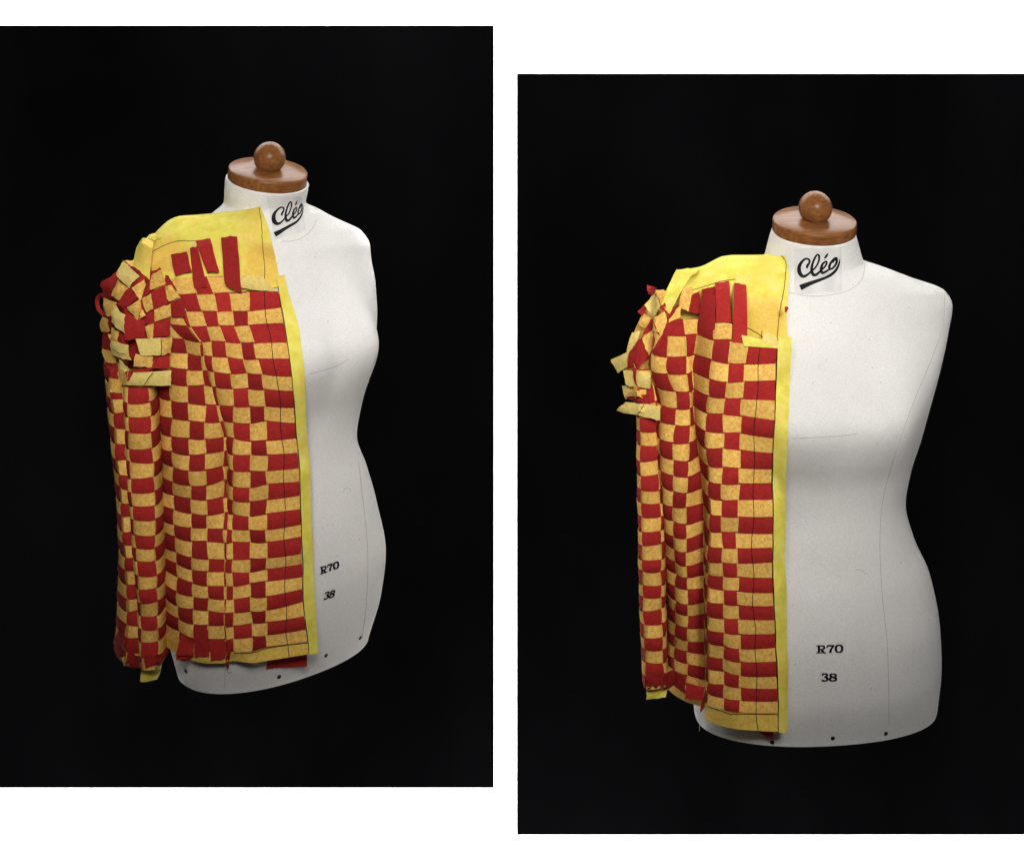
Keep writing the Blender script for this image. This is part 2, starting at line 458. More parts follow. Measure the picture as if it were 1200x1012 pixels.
    for k in kids:
        if k is None: continue
        k.parent = root; k.matrix_parent_inverse = inv
    return root


# ------------------------------------------------------------------ woven fabric
UNDER = []          # surfaces that later pieces must lie on top of
LAY = [0]


def lay(G, gap):
    G = np.array(G); 
    for i in range(G.shape[0]):
        for j in range(G.shape[1]):
            p = Vector(G[i, j]); d = (p - CAM); L = d.length; d.normalize()
            for t in UNDER:
                h, n, _, k = t.ray_cast(CAM, d)
                if h is not None and k > .5 * L and k - gap / max(.35, abs(n.dot(d))) < (Vector(G[i, j]) - CAM).length:
                    G[i, j] = np.array(CAM + d * (k - gap / max(.35, abs(n.dot(d)))))
    for _ in range(1): G[1:-1, 1:-1] = .6 * G[1:-1, 1:-1] + .1 * (G[:-2, 1:-1] + G[2:, 1:-1] + G[1:-1, :-2] + G[1:-1, 2:])
    return G


def bvh_grid(N):
    a, b = N.shape[:2]
    return BVHTree.FromPolygons([tuple(v) for v in N.reshape(-1, 3)], [[i * b + j, i * b + j + 1, (i + 1) * b + j + 1, (i + 1) * b + j] for i in range(a - 1) for j in range(b - 1)])


class Weave:
    """a draped sheet of interlaced strips: columns j (cloth lengthwise) by rows r (crosswise)"""

    def __init__(s, key, levels, px, dl, depth, rows, r0, refj, clamp=True, push=.011, recede=.32):
        s.key, s.rows, s.r0 = key if clamp else None, rows, r0
        px = np.array(px, float); depth = np.array(depth, float); J = px.shape[1]; s.J = J
        sub = 3; nr = (len(rows) - 1) * sub + 1
        ry = np.interp(np.arange(nr) / sub, np.arange(len(rows)), rows)
        fpx = lambda j, y: np.interp(y, levels, px[:, j]); fd = lambda j, y: np.interp(y, dl, depth[:, j])

        def solve_d(j, zs):
            d = np.array([fd(j, ry[i]) for i in range(nr)])
            for it in range(3):
                py = np.array([506 - (H + (z - ZC - H) * D / (D + dd)) / S for z, dd in zip(zs, d)])
                pxx = np.array([fpx(j, y) for y in py])
                t = np.array([fd(j, y) for y in py])
                if clamp:
                    for i in range(nr):
                        q = W(pxx[i], py[i], t[i]); f = front(key, q[0], zs[i])
                        if f is not None and f - push < t[i]: t[i] = f - push
                    for i in range(1, nr): t[i] = min(t[i], t[i - 1] + recede * max(0, zs[i - 1] - zs[i]))
                    for _ in range(3):
                        u = t.copy(); u[1:-1] = .25 * t[:-2] + .5 * t[1:-1] + .25 * t[2:]; t = np.minimum(u, t + .002)
                d = t
            py = np.array([506 - (H + (z - ZC - H) * D / (D + dd)) / S for z, dd in zip(zs, d)])
            return d, py

        # heights of the rows from the reference column, then every column at those heights
        zs = ZC + (506 - ry) * S - .05
        for it in range(5):
            d, py = solve_d(refj, zs); zs = zs + (py - ry) * S
        s.N = np.zeros((nr, J, 3))
        for j in range(J):
            d, py = solve_d(j, zs)
            for i in range(nr): s.N[i, j] = W(fpx(j, py[i]), py[i], d[i])
        s.sub = sub
        # hand-made unevenness: every crossing a little off, the cloth slightly crumpled
        k = rng.uniform(0, 6, 6)
        jr = rng.normal(0, 1, (len(rows), J, 2)) * np.array([.00065, .0008])
        for i in range(nr):
            a = i / sub; q = int(a); f = a - q; q1 = min(q + 1, len(rows) - 1)
            for j in range(1 if clamp else 0, J):
                d = jr[q, j] * (1 - f) + jr[q1, j] * f
                s.N[i, j, 0] += d[0] * (.25 if j == 1 and clamp else 1); s.N[i, j, 2] += d[1]
                s.N[i, j, 1] -= .0016 * (1 + math.sin(a * 1.15 + j * 1.7 + k[0])) + .0011 * (1 + math.sin(a * 2.3 - j * .9 + k[1]))
        UNDER.append(bvh_grid(s.N))

    def clear(s, p, gap):
        if s.key:
            f = front(s.key, p[0], p[2])
            if f is not None and p[1] > f - gap: p[1] = f - gap
        return p

    def at(s, u, v):
        """position for column coordinate u and row coordinate v"""
        N = s.N; a = np.clip((v - s.r0) * s.sub, 0, N.shape[0] - 1.0001); i = int(a); t = a - i

        def col(j):
            j = min(max(j, 0), s.J - 1); return N[i, j] * (1 - t) + N[i + 1, j] * t
        u = min(max(u, 0), s.J - 1 - 1e-4); j = int(u); f = u - j
        p0, p1, p2, p3 = col(j - 1), col(j), col(j + 1), col(j + 2)
        if j == 0: p0 = 2 * p1 - p2
        if j + 2 > s.J - 1: p3 = 2 * p2 - p1
        return .5 * (2 * p1 + (p2 - p0) * f + (2 * p0 - 5 * p1 + 4 * p2 - p3) * f * f + (3 * p1 - p0 - 3 * p2 + p3) * f ** 3)

    def frame(s, u, v):
        e = .04
        du = s.at(u + e, v) - s.at(u - e, v); dv = s.at(u, v + e) - s.at(u, v - e)
        n = np.cross(du, dv); L = np.linalg.norm(n); n = n / L if L > 1e-12 else np.array([0, -1., 0])
        return n

    def grid(s, us, vs, off):
        return np.array([[s.clear(s.at(u, v) + s.frame(u, v) * off(u, v), .0045 + off(u, v)) for u in us] for v in vs])


HR = .0017


def shape(c): return np.sign(c) * abs(c) ** .36


def warp(wv, c, v0, v1, material, parent, name='red_strip', par=0):
    k = rng.uniform(-1, 1, 4); g = .034
    vs = np.linspace(v0, v1, int(round((v1 - v0) * 4)) + 1)
    G = []
    for v in vs:
        wob = .012 * math.sin(v * 1.7 + k[0] * 9)
        us = np.linspace(c + g + wob, c + 1 - g + wob, 4)
        h = HR * shape(math.cos(math.pi * (v - .5))) * (-1) ** (c + par + 1)
        G.append([wv.clear(wv.at(u, v) + wv.frame(u, v) * h, .0045 + h) for u in us])
    return sheet(name, G, material, parent)


def weft(wv, r, u0, u1, material, parent, name='yellow_strip', par=0):
    k = rng.uniform(-1, 1, 4); g = .042
    us = np.linspace(u0, u1, int(round((u1 - u0) * 4)) + 1)
    G = []
    for u in us:
        wob = .018 * math.sin(u * 1.9 + k[0] * 9) + .012 * k[1]
        vs = np.linspace(r + g + wob, r + 1 - g + wob, 4)
        h = -HR * shape(math.cos(math.pi * (u - .5))) * (-1) ** (r + par + 1)
        G.append([wv.clear(wv.at(u, v) + wv.frame(u, v) * h, .0045 + h) for v in vs])
    return sheet(name, G, material, parent)


def stitch(wv, pts, off, parent, r=.00045):
    """thread laid along (u, v) points of the sheet"""
    P = cr(np.array(pts, float), 8); Q = []
    for i, (u, v) in enumerate(P): Q.append(wv.clear(wv.at(u, v) + wv.frame(u, v) * (off + .0001 * math.sin(i * 1.3)), .0045 + off) + rng.normal(0, .0001, 3))
    return tube('stitch_line', Q, r, M['thread'], parent)


def piece(name, quad, material, parent, bulge=.004, n=6, thick=.0005, under=None, gap=.0040):
    """a loose bit of strip: four corners (px, py, depth), gently curved"""
    a, b, c, d = [W(*q) for q in quad]; G = []
    nv = np.cross(b - a, d - a); nv /= np.linalg.norm(nv) + 1e-9
    if nv[1] > 0: nv = -nv
    for s in np.linspace(0, 1, n):
        G.append([(a * (1 - t) + b * t) * (1 - s) + (d * (1 - t) + c * t) * s + nv * bulge * .55 * (4 * t * (1 - t) * .5 + 4 * s * (1 - s) * .5) for t in np.linspace(0, 1, n)])
    LAY[0] += 1
    # paper-like cloth: a faint twist, soft crumples, and ends cut by hand
    k = rng.uniform(0, 6, 3); tw = rng.normal(0, .0012)
    for i in range(n):
        for j in range(n):
            s, t = i / (n - 1), j / (n - 1)
            G[i][j] = G[i][j] + nv * (tw * (s - .5) * (t - .5) * 4 + .0009 * math.sin(5 * s + 3 * t + k[0]) + .0007 * math.sin(9 * t - 4 * s + k[1]))
            if i in (0, n - 1) or j in (0, n - 1): G[i][j] = G[i][j] + rng.normal(0, .00035, 3) * np.array([1, .3, 1])
    if under:
        for row in G:
            for k, p in enumerate(row): row[k] = p if front(under, p[0], p[2]) is None else np.array([p[0], min(p[1], front(under, p[0], p[2]) - .002), p[2]])
        return sheet(name, G, material, parent, thick)
    return sheet(name, lay(G, gap + .0005 * (LAY[0] % 4)), material, parent, thick)


def ribbon(name, line, width, material, parent, n=6):
    """a strip end following (px, py, depth) points, its width in pixels measured across the line"""
    P = cr(np.array(line, float), n); T = np.gradient(P[:, :2], axis=0); T /= np.linalg.norm(T, axis=1, keepdims=True) + 1e-9
    G = [[W(p[0] - t[1] * width * f, p[1] + t[0] * width * f, p[2] + .0004 * abs(f)) for f in (-.5, -.17, .17, .5)] for p, t in zip(P, T)]
    return sheet(name, G, material, parent)


def lofted(name, key, lines, material, parent, push=.0045, n=9, thick=.0007, ns=5):
    """a sheet through several lines of (px, py, depth), kept outside the dress form"""
    L = [cr(np.array(l, float), 6) for l in lines]; A = np.array(L); A = np.stack([cr(A[:, i], ns) for i in range(A.shape[1])], 1); G = []
    for ri, row in enumerate(A):
        r = []
        for (x, y, d) in row:
            q = W(x, y, d); f = front(key, q[0], q[2]) if key and ri > ns else None
            if f is not None and f - push < d: q = W(x, y, f - push)
            r.append(q)
        G.append(r)
    G = np.array(G)
    if key:      # soft creases of a light paper-like cloth
        k = rng.uniform(0, 6, 4); a, b = G.shape[:2]
        for i in range(a):
            for j in range(b):
                G[i, j, 1] -= (1 - i / a) * .0018 * (1 + math.sin(j * .55 + i * .22 + k[0])) + (1 - i / a) * .0011 * (1 + math.sin(i * .7 - j * .31 + k[1]))
    for _ in range(2): G[1:-1, 1:-1] = .5 * G[1:-1, 1:-1] + .125 * (G[:-2, 1:-1] + G[2:, 1:-1] + G[1:-1, :-2] + G[1:-1, 2:])
    return sheet(name, G, material, parent, thick), G


def surf_thread(G, pts, parent, off=.0009, r=.00042, material=None):
    """thread on a lofted sheet, (a, b) in 0..1 across the sheet"""
    a, b = G.shape[:2]; Q = []
    for (s, t) in cr(np.array(pts, float), 8):
        x = min(max(s, 0), .9999) * (a - 1); y = min(max(t, 0), .9999) * (b - 1); i, j = int(x), int(y); f, h = x - i, y - j
        p = (G[i, j] * (1 - h) + G[i, j + 1] * h) * (1 - f) + (G[i + 1, j] * (1 - h) + G[i + 1, j + 1] * h) * f
        Q.append(p + np.array([0, -off, off * .5]) + rng.normal(0, .00015, 3))
    return tube('stitch_line', Q, r, material or M['thread'], parent)


# ================================================================== the two forms
dress_form('R', 'white dress form facing the front, standing before the right hand black panel',
           seams=[[(1107, 344), (1105, 380), (1092, 420), (1075, 460), (1060, 500), (1045, 545), (1034, 590), (1031, 640), (1034, 700), (1040, 760), (1042, 850)],
                  [(922, 342), (945, 346.5), (965, 346.5), (985, 343), (1000, 337), (1011, 325), (1014, 305)],
                  [(926, 513.5), (955, 512.5), (985, 510.5), (1005, 508)],
                  [(1003, 668), (1009, 667.5), (1013, 671), (1017, 673)]],
           holes=[(905, 869), (976, 864.5), (1038, 859), (840, 846)],
           logo_px=lambda x, y: (925 + x / 16.87, 290 + y / 16.87), lab_px=lambda x, y: (945 + x / 16.87, 745 + y / 16.87),
           tape=[(931, 291.5), (986, 289), (987, 341), (931, 345)],
           films=[[(954, 752.5), (991, 751), (991.5, 766), (954, 766.5)], [(959.5, 787), (984, 786), (984, 799), (960, 799.5)]],
           extra=dict(cap=1.0, capy=1.0, ball=.0245, sink=.017, nx=-.0035, capoff=(0, 0, .001), bold=1.12))
dress_form('L', 'white dress form turned to the right, before the left hand black panel',
           seams=[[(420, 540), (424, 575), (429, 620), (431, 660), (429, 710), (424, 748)],
                  [(330, 283), (345, 282), (357, 277), (366, 268), (371, 258)],
                  [(363, 438), (385, 432), (398, 427), (408, 421)],
                  [(402, 576), (405, 572), (409, 572), (411, 575)],
                  [(264, 780), (263.5, 793), (263, 806)]],
           holes=[(218, 786), (327, 792.5), (382, 767.5), (422, 747)],
           logo_px=logo_left, lab_px=left_labels,
           tape=[(312, 230), (353, 230), (358, 270), (322, 281)],
           films=[[(372.5, 664), (398.5, 653), (399.5, 665), (373.5, 675)], [(377.5, 694), (393, 687.5), (393, 699), (377.5, 705)]],
           extra=dict(cap=.96, capy=.96, ball=.0235, sink=.0165, nx=-.006, bold=1.3))

# ================================================================== half jacket on the form that faces front
# (tables: where each lengthwise strip lies at a few heights)
rows_R = [338, 359, 380, 400, 425, 446, 466, 486, 507, 526, 547, 566, 585, 605, 624, 642, 659, 676, 691.5, 708, 725, 741, 757, 774, 788.6, 805, 819.4, 833, 854.5]
lev_R = [330, 365, 400, 430, 465, 490, 510, 550, 600, 650, 700, 800, 860]
px_R = [[927, 912, 877, 857, 837, 819, 800, 781, 766, 775, 800], [927, 912, 877, 857, 837, 818, 800, 781, 766, 775, 800],
        [927, 911, 877, 856, 836, 816, 804, 783, 765, 772, 800], [925.5, 910, 873, 853, 833, 812.5, 805, 780, 762, 765, 795], [924.5, 909, 869, 850, 829.5, 812.5, 808, 794, 774, 765, 790],
        [924, 908, 868, 848, 828, 813, 809, 792, 774, 765, 790], [923.3, 907, 867, 848, 827, 816, 808, 789, 773, 768, 790],
        [922, 906, 866, 846, 829, 821, 806, 789, 775, 772, 790], [919.7, 905.5, 864.6, 845, 831, 825, 804, 788, 778, 775, 790],
        [919, 905.5, 863, 846, 830, 824.5, 804, 791, 779.5, 776, 795], [921, 906.5, 865, 848, 828.5, 825.5, 806, 792, 782.5, 778, 800],
        [922.6, 911.6, 867, 848, 829, 826.5, 805, 790, 781, 779, 800], [922, 912, 867, 848, 829, 827, 806, 792, 784, 782, 800]]
dl_R = [330, 400, 566, 700, 850]
dp_R = [[-.10, -.10, -.09, -.085, -.08, -.075, -.07, -.06, -.05, -.02, .03], [-.128, -.130, -.132, -.128, -.12, -.108, -.102, -.095, -.075, -.03, .03],
        [-.130, -.132, -.133, -.130, -.122, -.100, -.112, -.10, -.08, -.03, .03],
        [-.130, -.133, -.133, -.128, -.118, -.088, -.085, -.062, -.03, .0, .05], [-.133, -.135, -.130, -.118, -.102, -.070, -.035, -.005, .025, .045, .08]]
rows_L = [282, 302, 322, 342, 363, 381, 400.6, 419, 438, 456, 475.6, 494.5, 514, 532, 550.6, 568, 585, 601.5, 618.6, 633, 652, 666, 681, 696.5, 712.5, 727.6, 742.7, 758, 772]
lev_L = [310, 325, 345, 380, 400, 430, 470, 510, 550, 600, 650, 700, 760, 790]
px_L = [[331, 323, 283, 262, 244, 226, 204, 190, 175, 165, 165, 190], [333, 324, 283, 262, 244, 226, 204, 190, 175, 165, 165, 190],
        [337, 328, 291, 270, 252, 232, 211, 201, 184, 170, 165, 190], [348.6, 334, 292, 275, 257, 241, 223, 219, 200, 180, 168, 190],
        [352, 337, 298, 282, 264, 248, 237, 235, 219, 201, 187, 195], [356, 341.5, 306, 288.5, 269.5, 250, 242, 237, 219, 198.5, 182, 195],
        [357, 346, 310, 293, 274.5, 256.5, 254, 241, 220.6, 200.6, 187, 195], [359, 348, 313, 294.5, 273.5, 266, 263, 241, 221.5, 202, 190, 198],
        [362.5, 351.7, 313.3, 293.7, 273.5, 267.5, 262, 241.4, 222, 203, 190.5, 200], [364, 353, 312.5, 292.5, 272.5, 267, 263, 243, 225, 203.7, 190, 203],
        [366, 354.5, 312, 292.5, 273, 265.5, 263, 244, 225, 207, 192, 206], [368, 355.4, 311.5, 293.7, 273.6, 264.5, 263, 244, 227, 208.6, 194, 210],
        [372, 361.6, 312.7, 295.8, 274.5, 264.5, 263, 244, 227.6, 212, 196, 212], [373.5, 364, 313, 296, 275, 264.5, 263, 244, 228, 213, 197.5, 214]]
dl_L = [310, 345, 550, 785]
dp_L = [[-.09, -.095, -.11, -.115, -.118, -.12, -.12, -.12, -.12, -.115, -.10, -.04], [-.10, -.105, -.12, -.125, -.125, -.125, -.122, -.125, -.125, -.118, -.10, -.04],
        [-.115, -.12, -.135, -.14, -.135, -.108, -.104, -.132, -.132, -.118, -.09, -.03],
        [-.115, -.12, -.14, -.15, -.148, -.128, -.122, -.145, -.14, -.115, -.09, -.03]]
for T in (dp_R, dp_L):
    for row in T[1:]:
        for k in range(len(row)):
            if k not in (5, 6): row[k] -= .007
            elif k == 5: row[k] += .012


def bodice(key, wv, jacket, starts, nC, refc, red_tail, band0):
    nrow = 24
    last = wv.J - 2
    for c in range(1, last + 1):
        warp(wv, c, starts[c], nrow + red_tail.get(c, 0), M['red'], jacket)
    for r in range(min(starts.values()), nrow):
        u0 = 1
        while u0 <= last and starts[u0] > r: u0 += 1
        if u0 > last: continue
        weft(wv, r, u0 + (.02 if u0 == 1 else -.06), last + 1 - .02, M['yel'], jacket)
    # lemon front band and hem band
    vs = np.linspace(band0, 25, 94)
    G = wv.grid(np.linspace(-.02, 1.0, 6), vs, lambda u, v: .0022 + .0006 * math.sin(v * 1.3))
    sheet('front_band', G, M['lemon'], jacket, .0006)
    vs = np.linspace(24.02, 24.97, 7)
    G = wv.grid(np.linspace(.98, last * .98, 60), vs, lambda u, v: .0013)
    sheet('hem_band', G, M['yelhem'], jacket, .0006)
    # machine stitching down the front edge and down the first column
    stitch(wv, [(1.02 + .02 * math.sin(v), v) for v in np.linspace(-.2, 24.95, 26)], .0028, jacket, .00055)
    stitch(wv, [(refc + .02 * math.sin(v * 1.7), v) for v in np.linspace(-.6, 24.95, 26)], .0019, jacket, .0005)
    stitch(wv, [(u, 24.05 + .03 * math.sin(u * 3)) for u in np.linspace(1.02, 4, 8)], .0021, jacket, .00045)


M['yelhem'] = m_felt('golden_lemon_nonwoven', [(.28, (.60, .34, .055)), (.5, (.72, .46, .085)), (.72, (.80, .58, .14))], (.38, .18, .035), .85, 200, .05)

JR = empty('half_jacket', label='woven red and yellow half jacket on the dress form that faces the front', category='jacket', group='woven half jackets', loc=(.23, -.1, ZC - .43))
bpy.context.view_layer.update(); JR0 = set(bpy.data.objects)
wR = Weave('R', lev_R, px_R, dl_R, dp_R, rows_R, -3, 1.5 and 2)
bodice('R', wR, None, {1: 0, 2: 0, 3: -1, 4: -1, 5: -1, 6: -1, 7: -1, 8: 0, 9: 1}, 9, 1.57, {}, -.25)
# yoke over the shoulder
UNDER.append(BODY['R'])
yk, yG = lofted('shoulder_yoke', 'R',
                [[(796, 319, .05), (821, 315, .05), (846, 303, .05), (874, 302, .045), (899, 301, .035), (917, 300, .025)],
                 [(793, 317, .015), (820, 313, .01), (845, 301, .0), (873, 299.5, -.005), (899, 298.5, -.012), (918, 297.5, -.02)],
                 [(790, 334, -.05), (815, 326, -.055), (845, 316, -.055), (873, 315, -.06), (900, 314, -.06), (924, 316, -.06)],
                 [(786, 352, -.07), (814, 350, -.075), (845, 348, -.08), (873, 348, -.08), (900, 348, -.08), (923, 347, -.08)],
                 [(784, 368, -.05), (812, 370, -.06), (845, 372, -.07), (873, 376, -.08), (898, 377, -.09), (922, 373, -.09)],
                 [(784, 384, -.05), (812, 392, -.06), (845, 402, -.07), (873, 402, -.09), (897, 406, -.10), (923, 401, -.10)]], M['lemon'], None)
UNDER.append(bvh_grid(yG))
surf_thread(yG, [(.22, .96), (.32, .985), (.42, .97), (.55, .955), (.7, .93), (.85, .915), (.99, .9)], None)
surf_thread(yG, [(.52, .08), (.51, .18), (.50, .28), (.49, .38), (.485, .45), (.48, .52)], None)
surf_thread(yG, [(.86, .62), (.89, .70), (.94, .80), (.99, .88)], None)
piece('yoke_tab', [(869, 392, -.133), (911, 402, -.130), (912, 408, -.131), (872, 406, -.134)], M['lemon'], None, .001)
piece('yoke_tab', [(896, 387, -.131), (911, 396, -.130), (911.5, 407, -.131), (893, 401, -.133)], M['pale'], None, .001)
# red ends standing up over the yoke
for q in ([(860.5, 331, -.07), (874.5, 334, -.07), (876, 402, -.09), (858.5, 401, -.09)],
          [(838, 331.5, -.07), (855, 329, -.07), (856.5, 378, -.08), (839.5, 377, -.08)],
          [(822.5, 339, -.07), (839, 335, -.07), (837.5, 387, -.08), (818, 386, -.08)],
          [(809.5, 346, -.06), (820, 341, -.06), (820, 368, -.07), (807, 366, -.07)]):
    piece('red_strip_end', q, M['red'], None, .003, gap=.0018)
# ------------------------------------------------ sleeve of the front facing form
def sleeve(key, lev, px, dl, dp, rows, ref, par, tabs):
    wv = Weave(key, lev, px, dl, dp, rows, 0, ref, clamp=False)
    root = empty('sleeve')
    n = len(rows) - 1
    for c in range(wv.J - 1): warp(wv, c, 0, n, M['red'], root, 'red_strip', par)
    for r in range(n): weft(wv, r, .02, wv.J - 1.02, M['yel'], root, 'yellow_strip', par)
    return root, wv


rs_R = [430, 450, 470, 488, 505, 522, 538, 555.6, 572.5, 588.5, 604.5, 621.5, 637.5, 653.6, 668, 685, 698, 714, 730, 745, 760, 775.6, 791, 806]
ls_R = [425, 470, 490, 600, 650, 700, 800, 830]
ps_R = [[772, 764, 744, 741, 747, 760, 772], [774, 767, 748, 745, 750, 762, 774], [775, 768, 749.6, 748, 752, 764, 775], [778, 774, 751.6, 749, 753, 766, 778], [779.5, 775, 752.3, 749.6, 754, 768, 779.5],
        [780, 774.5, 753, 750.3, 755, 768, 780], [782, 777, 757, 755, 759, 770, 782], [783, 778, 758, 756.5, 760, 771, 783]]
ds_R = [[-.055, -.075, -.075, -.05, -.015, .0, -.03], [-.055, -.078, -.08, -.05, -.015, .0, -.03], [-.055, -.078, -.08, -.05, -.015, .0, -.03]]
SR, sR = sleeve('R', ls_R, ps_R, [430, 600, 820], ds_R, rs_R, 1, 1, None)
piece('cuff_tab', [(757, 805, -.072), (783, 803, -.055), (780, 816, -.062), (757.5, 820, -.074)], M['lemon'], SR, .003)
piece('red_strip_end', [(757, 791, -.083), (777, 791, -.078), (777, 806, -.075), (757, 807, -.080)], M['red'], SR, .002, gap=.007)
piece('red_strip_end', [(777, 790, -.078), (790, 783, -.06), (792, 803, -.05), (778, 808, -.07)], M['red'], SR, .002)
# gathered sleeve head: loose golden and red ends
zx = lambda x, y, d: (700 + x / 4.4, 280 + y / 4.4, d)
HEAD_R = [
    ('lemon', 'yoke_tab', [(412, 158, -.03), (478, 192, -.045), (372, 392, -.07), (328, 335, -.06)], .010),
    ('lemon', 'yoke_tab', [(415, 157, -.02), (532, 153, .0), (500, 185, -.02), (474, 194, -.035)], .004),
    ('pale', 'yellow_strip_end', [(300, 278, -.03), (248, 345, -.04), (286, 408, -.055), (326, 350, -.055)], .006),
    ('yel', 'yellow_strip_end', [(300, 262, -.01), (362, 268, -.01), (330, 330, -.03), (302, 280, -.028)], .003),
    ('red', 'red_strip_end', [(322, 348, -.056), (342, 332, -.05), (376, 385, -.06), (362, 402, -.062)], .003),
    ('yel', 'yellow_strip_end', [(288, 410, -.058), (346, 374, -.062), (362, 420, -.064), (326, 505, -.062)], .006),
    ('yel', 'yellow_strip_end', [(238, 388, -.045), (286, 410, -.052), (243, 462, -.050), (214, 440, -.042)], .004),
    ('red', 'red_strip_end', [(268, 418, -.052), (292, 408, -.056), (298, 462, -.06), (236, 500, -.056)], .003),
    ('yel', 'yellow_strip_end', [(228, 512, -.060), (294, 462, -.062), (322, 508, -.064), (268, 602, -.066)], .006),
    ('red', 'red_strip_end', [(180, 560, -.045), (236, 498, -.055), (272, 600, -.062), (214, 672, -.06)], .008),
    ('red', 'red_strip_end', [(168, 575, -.04), (200, 545, -.05), (216, 672, -.06), (154, 668, -.05)], .006),
    ('red', 'red_strip_end', [(326, 505, -.06), (360, 425, -.062), (436, 425, -.075), (345, 520, -.068)], .004),
    ('yel', 'yellow_strip_end', [(432, 338, -.075), (372, 402, -.066), (368, 432, -.067), (432, 400, -.078)], .004),
    ('red', 'red_strip_end', [(432, 330, -.07), (400, 350, -.066), (368, 402, -.064), (372, 412, -.066)], .003),
    ('yel', 'yellow_strip_end', [(440, 245, -.06), (492, 252, -.07), (472, 375, -.09), (422, 350, -.075)], .004),
    ('red', 'red_strip_end', [(270, 600, -.066), (322, 505, -.066), (345, 520, -.07), (262, 655, -.068)], .004),
    ('pale', 'yellow_strip_end', [(180, 482, -.035), (222, 474, -.045), (200, 545, -.05), (150, 600, -.035)], .006),
    ('pale', 'yellow_strip_end', [(70, 618, -.02), (152, 585, -.05), (156, 655, -.05), (104, 692, -.02)], .004),
    ('pale', 'yellow_strip_end', [(140, 676, -.05), (272, 690, -.095), (278, 772, -.095), (146, 754, -.055)], .004),
    ('pale', 'yellow_strip_end', [(123, 757, -.03), (180, 766, -.05), (188, 822, -.05), (150, 824, -.035)], .004),
    ('yel', 'yellow_strip_end', [(178, 770, -.06), (256, 778, -.085), (250, 822, -.085), (178, 804, -.062)], .003),
    ('pale', 'yellow_strip_end', [(145, 838, -.06), (240, 852, -.09), (206, 908, -.085), (96, 886, -.035)], .004),
    ('pale', 'yellow_strip_end', [(240, 850, -.09), (326, 858, -.105), (322, 936, -.105), (206, 908, -.086)], .003),
    ('red', 'red_strip_end', [(255, 236, .01), (306, 250, .0), (290, 290, -.01), (262, 285, .0)], .003),
    ('red', 'red_strip_end', [(210, 372, -.02), (262, 335, -.03), (236, 395, -.04), (214, 384, -.03)], .003),
    ('red', 'red_strip_end', [(150, 812, -.04), (262, 800, -.08), (280, 850, -.085), (180, 842, -.05)], .002),
]
lofted('sleeve_head', None, [[zx(*p) for p in l] for l in (
    [(300, 272, -.005), (360, 285, -.02), (430, 300, -.04)], [(236, 380, -.015), (320, 390, -.045), (430, 380, -.06)],
    [(182, 500, -.015), (290, 500, -.05), (430, 480, -.065)], [(146, 640, -.02), (250, 640, -.055), (420, 600, -.07)],
    [(160, 760, -.03), (240, 760, -.06), (330, 740, -.075)], [(212, 900, -.05), (270, 900, -.065), (330, 880, -.08)])], M['yel'], SR)
for mt, nm, q, b in HEAD_R: piece(nm, [zx(*p) for p in q], M[mt], SR, b, gap=.0062)
for pts in ([(272, 690, -.1), (280, 720, -.1), (274, 772, -.1)], [(240, 852, -.094), (222, 880, -.093), (204, 908, -.091)]):
    tube('stitch_line', [W(*zx(*p)) - np.array([0, .003, 0]) for p in cr(pts, 6)], .0004, M['thread'], SR)
# hem ends
zx = lambda x, y, d: (740 + x / 6., 770 + y / 6., d)
piece('red_strip_end', [zx(752, 455, -.118), zx(885, 465, -.120), zx(1005, 500, -.120), zx(992, 568, -.116)], M['red'], None, .001, under='R')
for mt, nm, q, b in [
    ('red', 'red_strip_end', [(382, 178, -.083), (518, 208, -.10), (500, 302, -.104), (384, 286, -.088)], .003),
    ('red', 'red_strip_end', [(300, 100, -.06), (384, 150, -.08), (384, 268, -.086), (308, 195, -.06)], .003),
    ('red', 'red_strip_end', [(518, 240, -.104), (528, 232, -.106), (512, 352, -.108), (486, 385, -.106)], .001)]:
    piece(nm, [zx(*p) for p in q], M[mt], None, b)
tube('loose_thread', [W(*zx(*p)) for p in cr([(510, 388, -.11), (490, 420, -.115), (480, 470, -.11), (478, 515, -.11)], 6)], .0003, M['wthread'], None)
piece('red_strip_end', [(919.5, 359, -.117), (924.5, 359.5, -.117), (922, 366, -.118), (920, 366, -.118)], M['red'], None, .0005)


def adopt(root, before, sleeve_root):
    inv = Matrix.Translation(-root.location)
    for o in [x for x in bpy.data.objects if x not in before]:
        if o.parent is None and o is not root: o.parent = root; o.matrix_parent_inverse = inv


adopt(JR, JR0, SR)

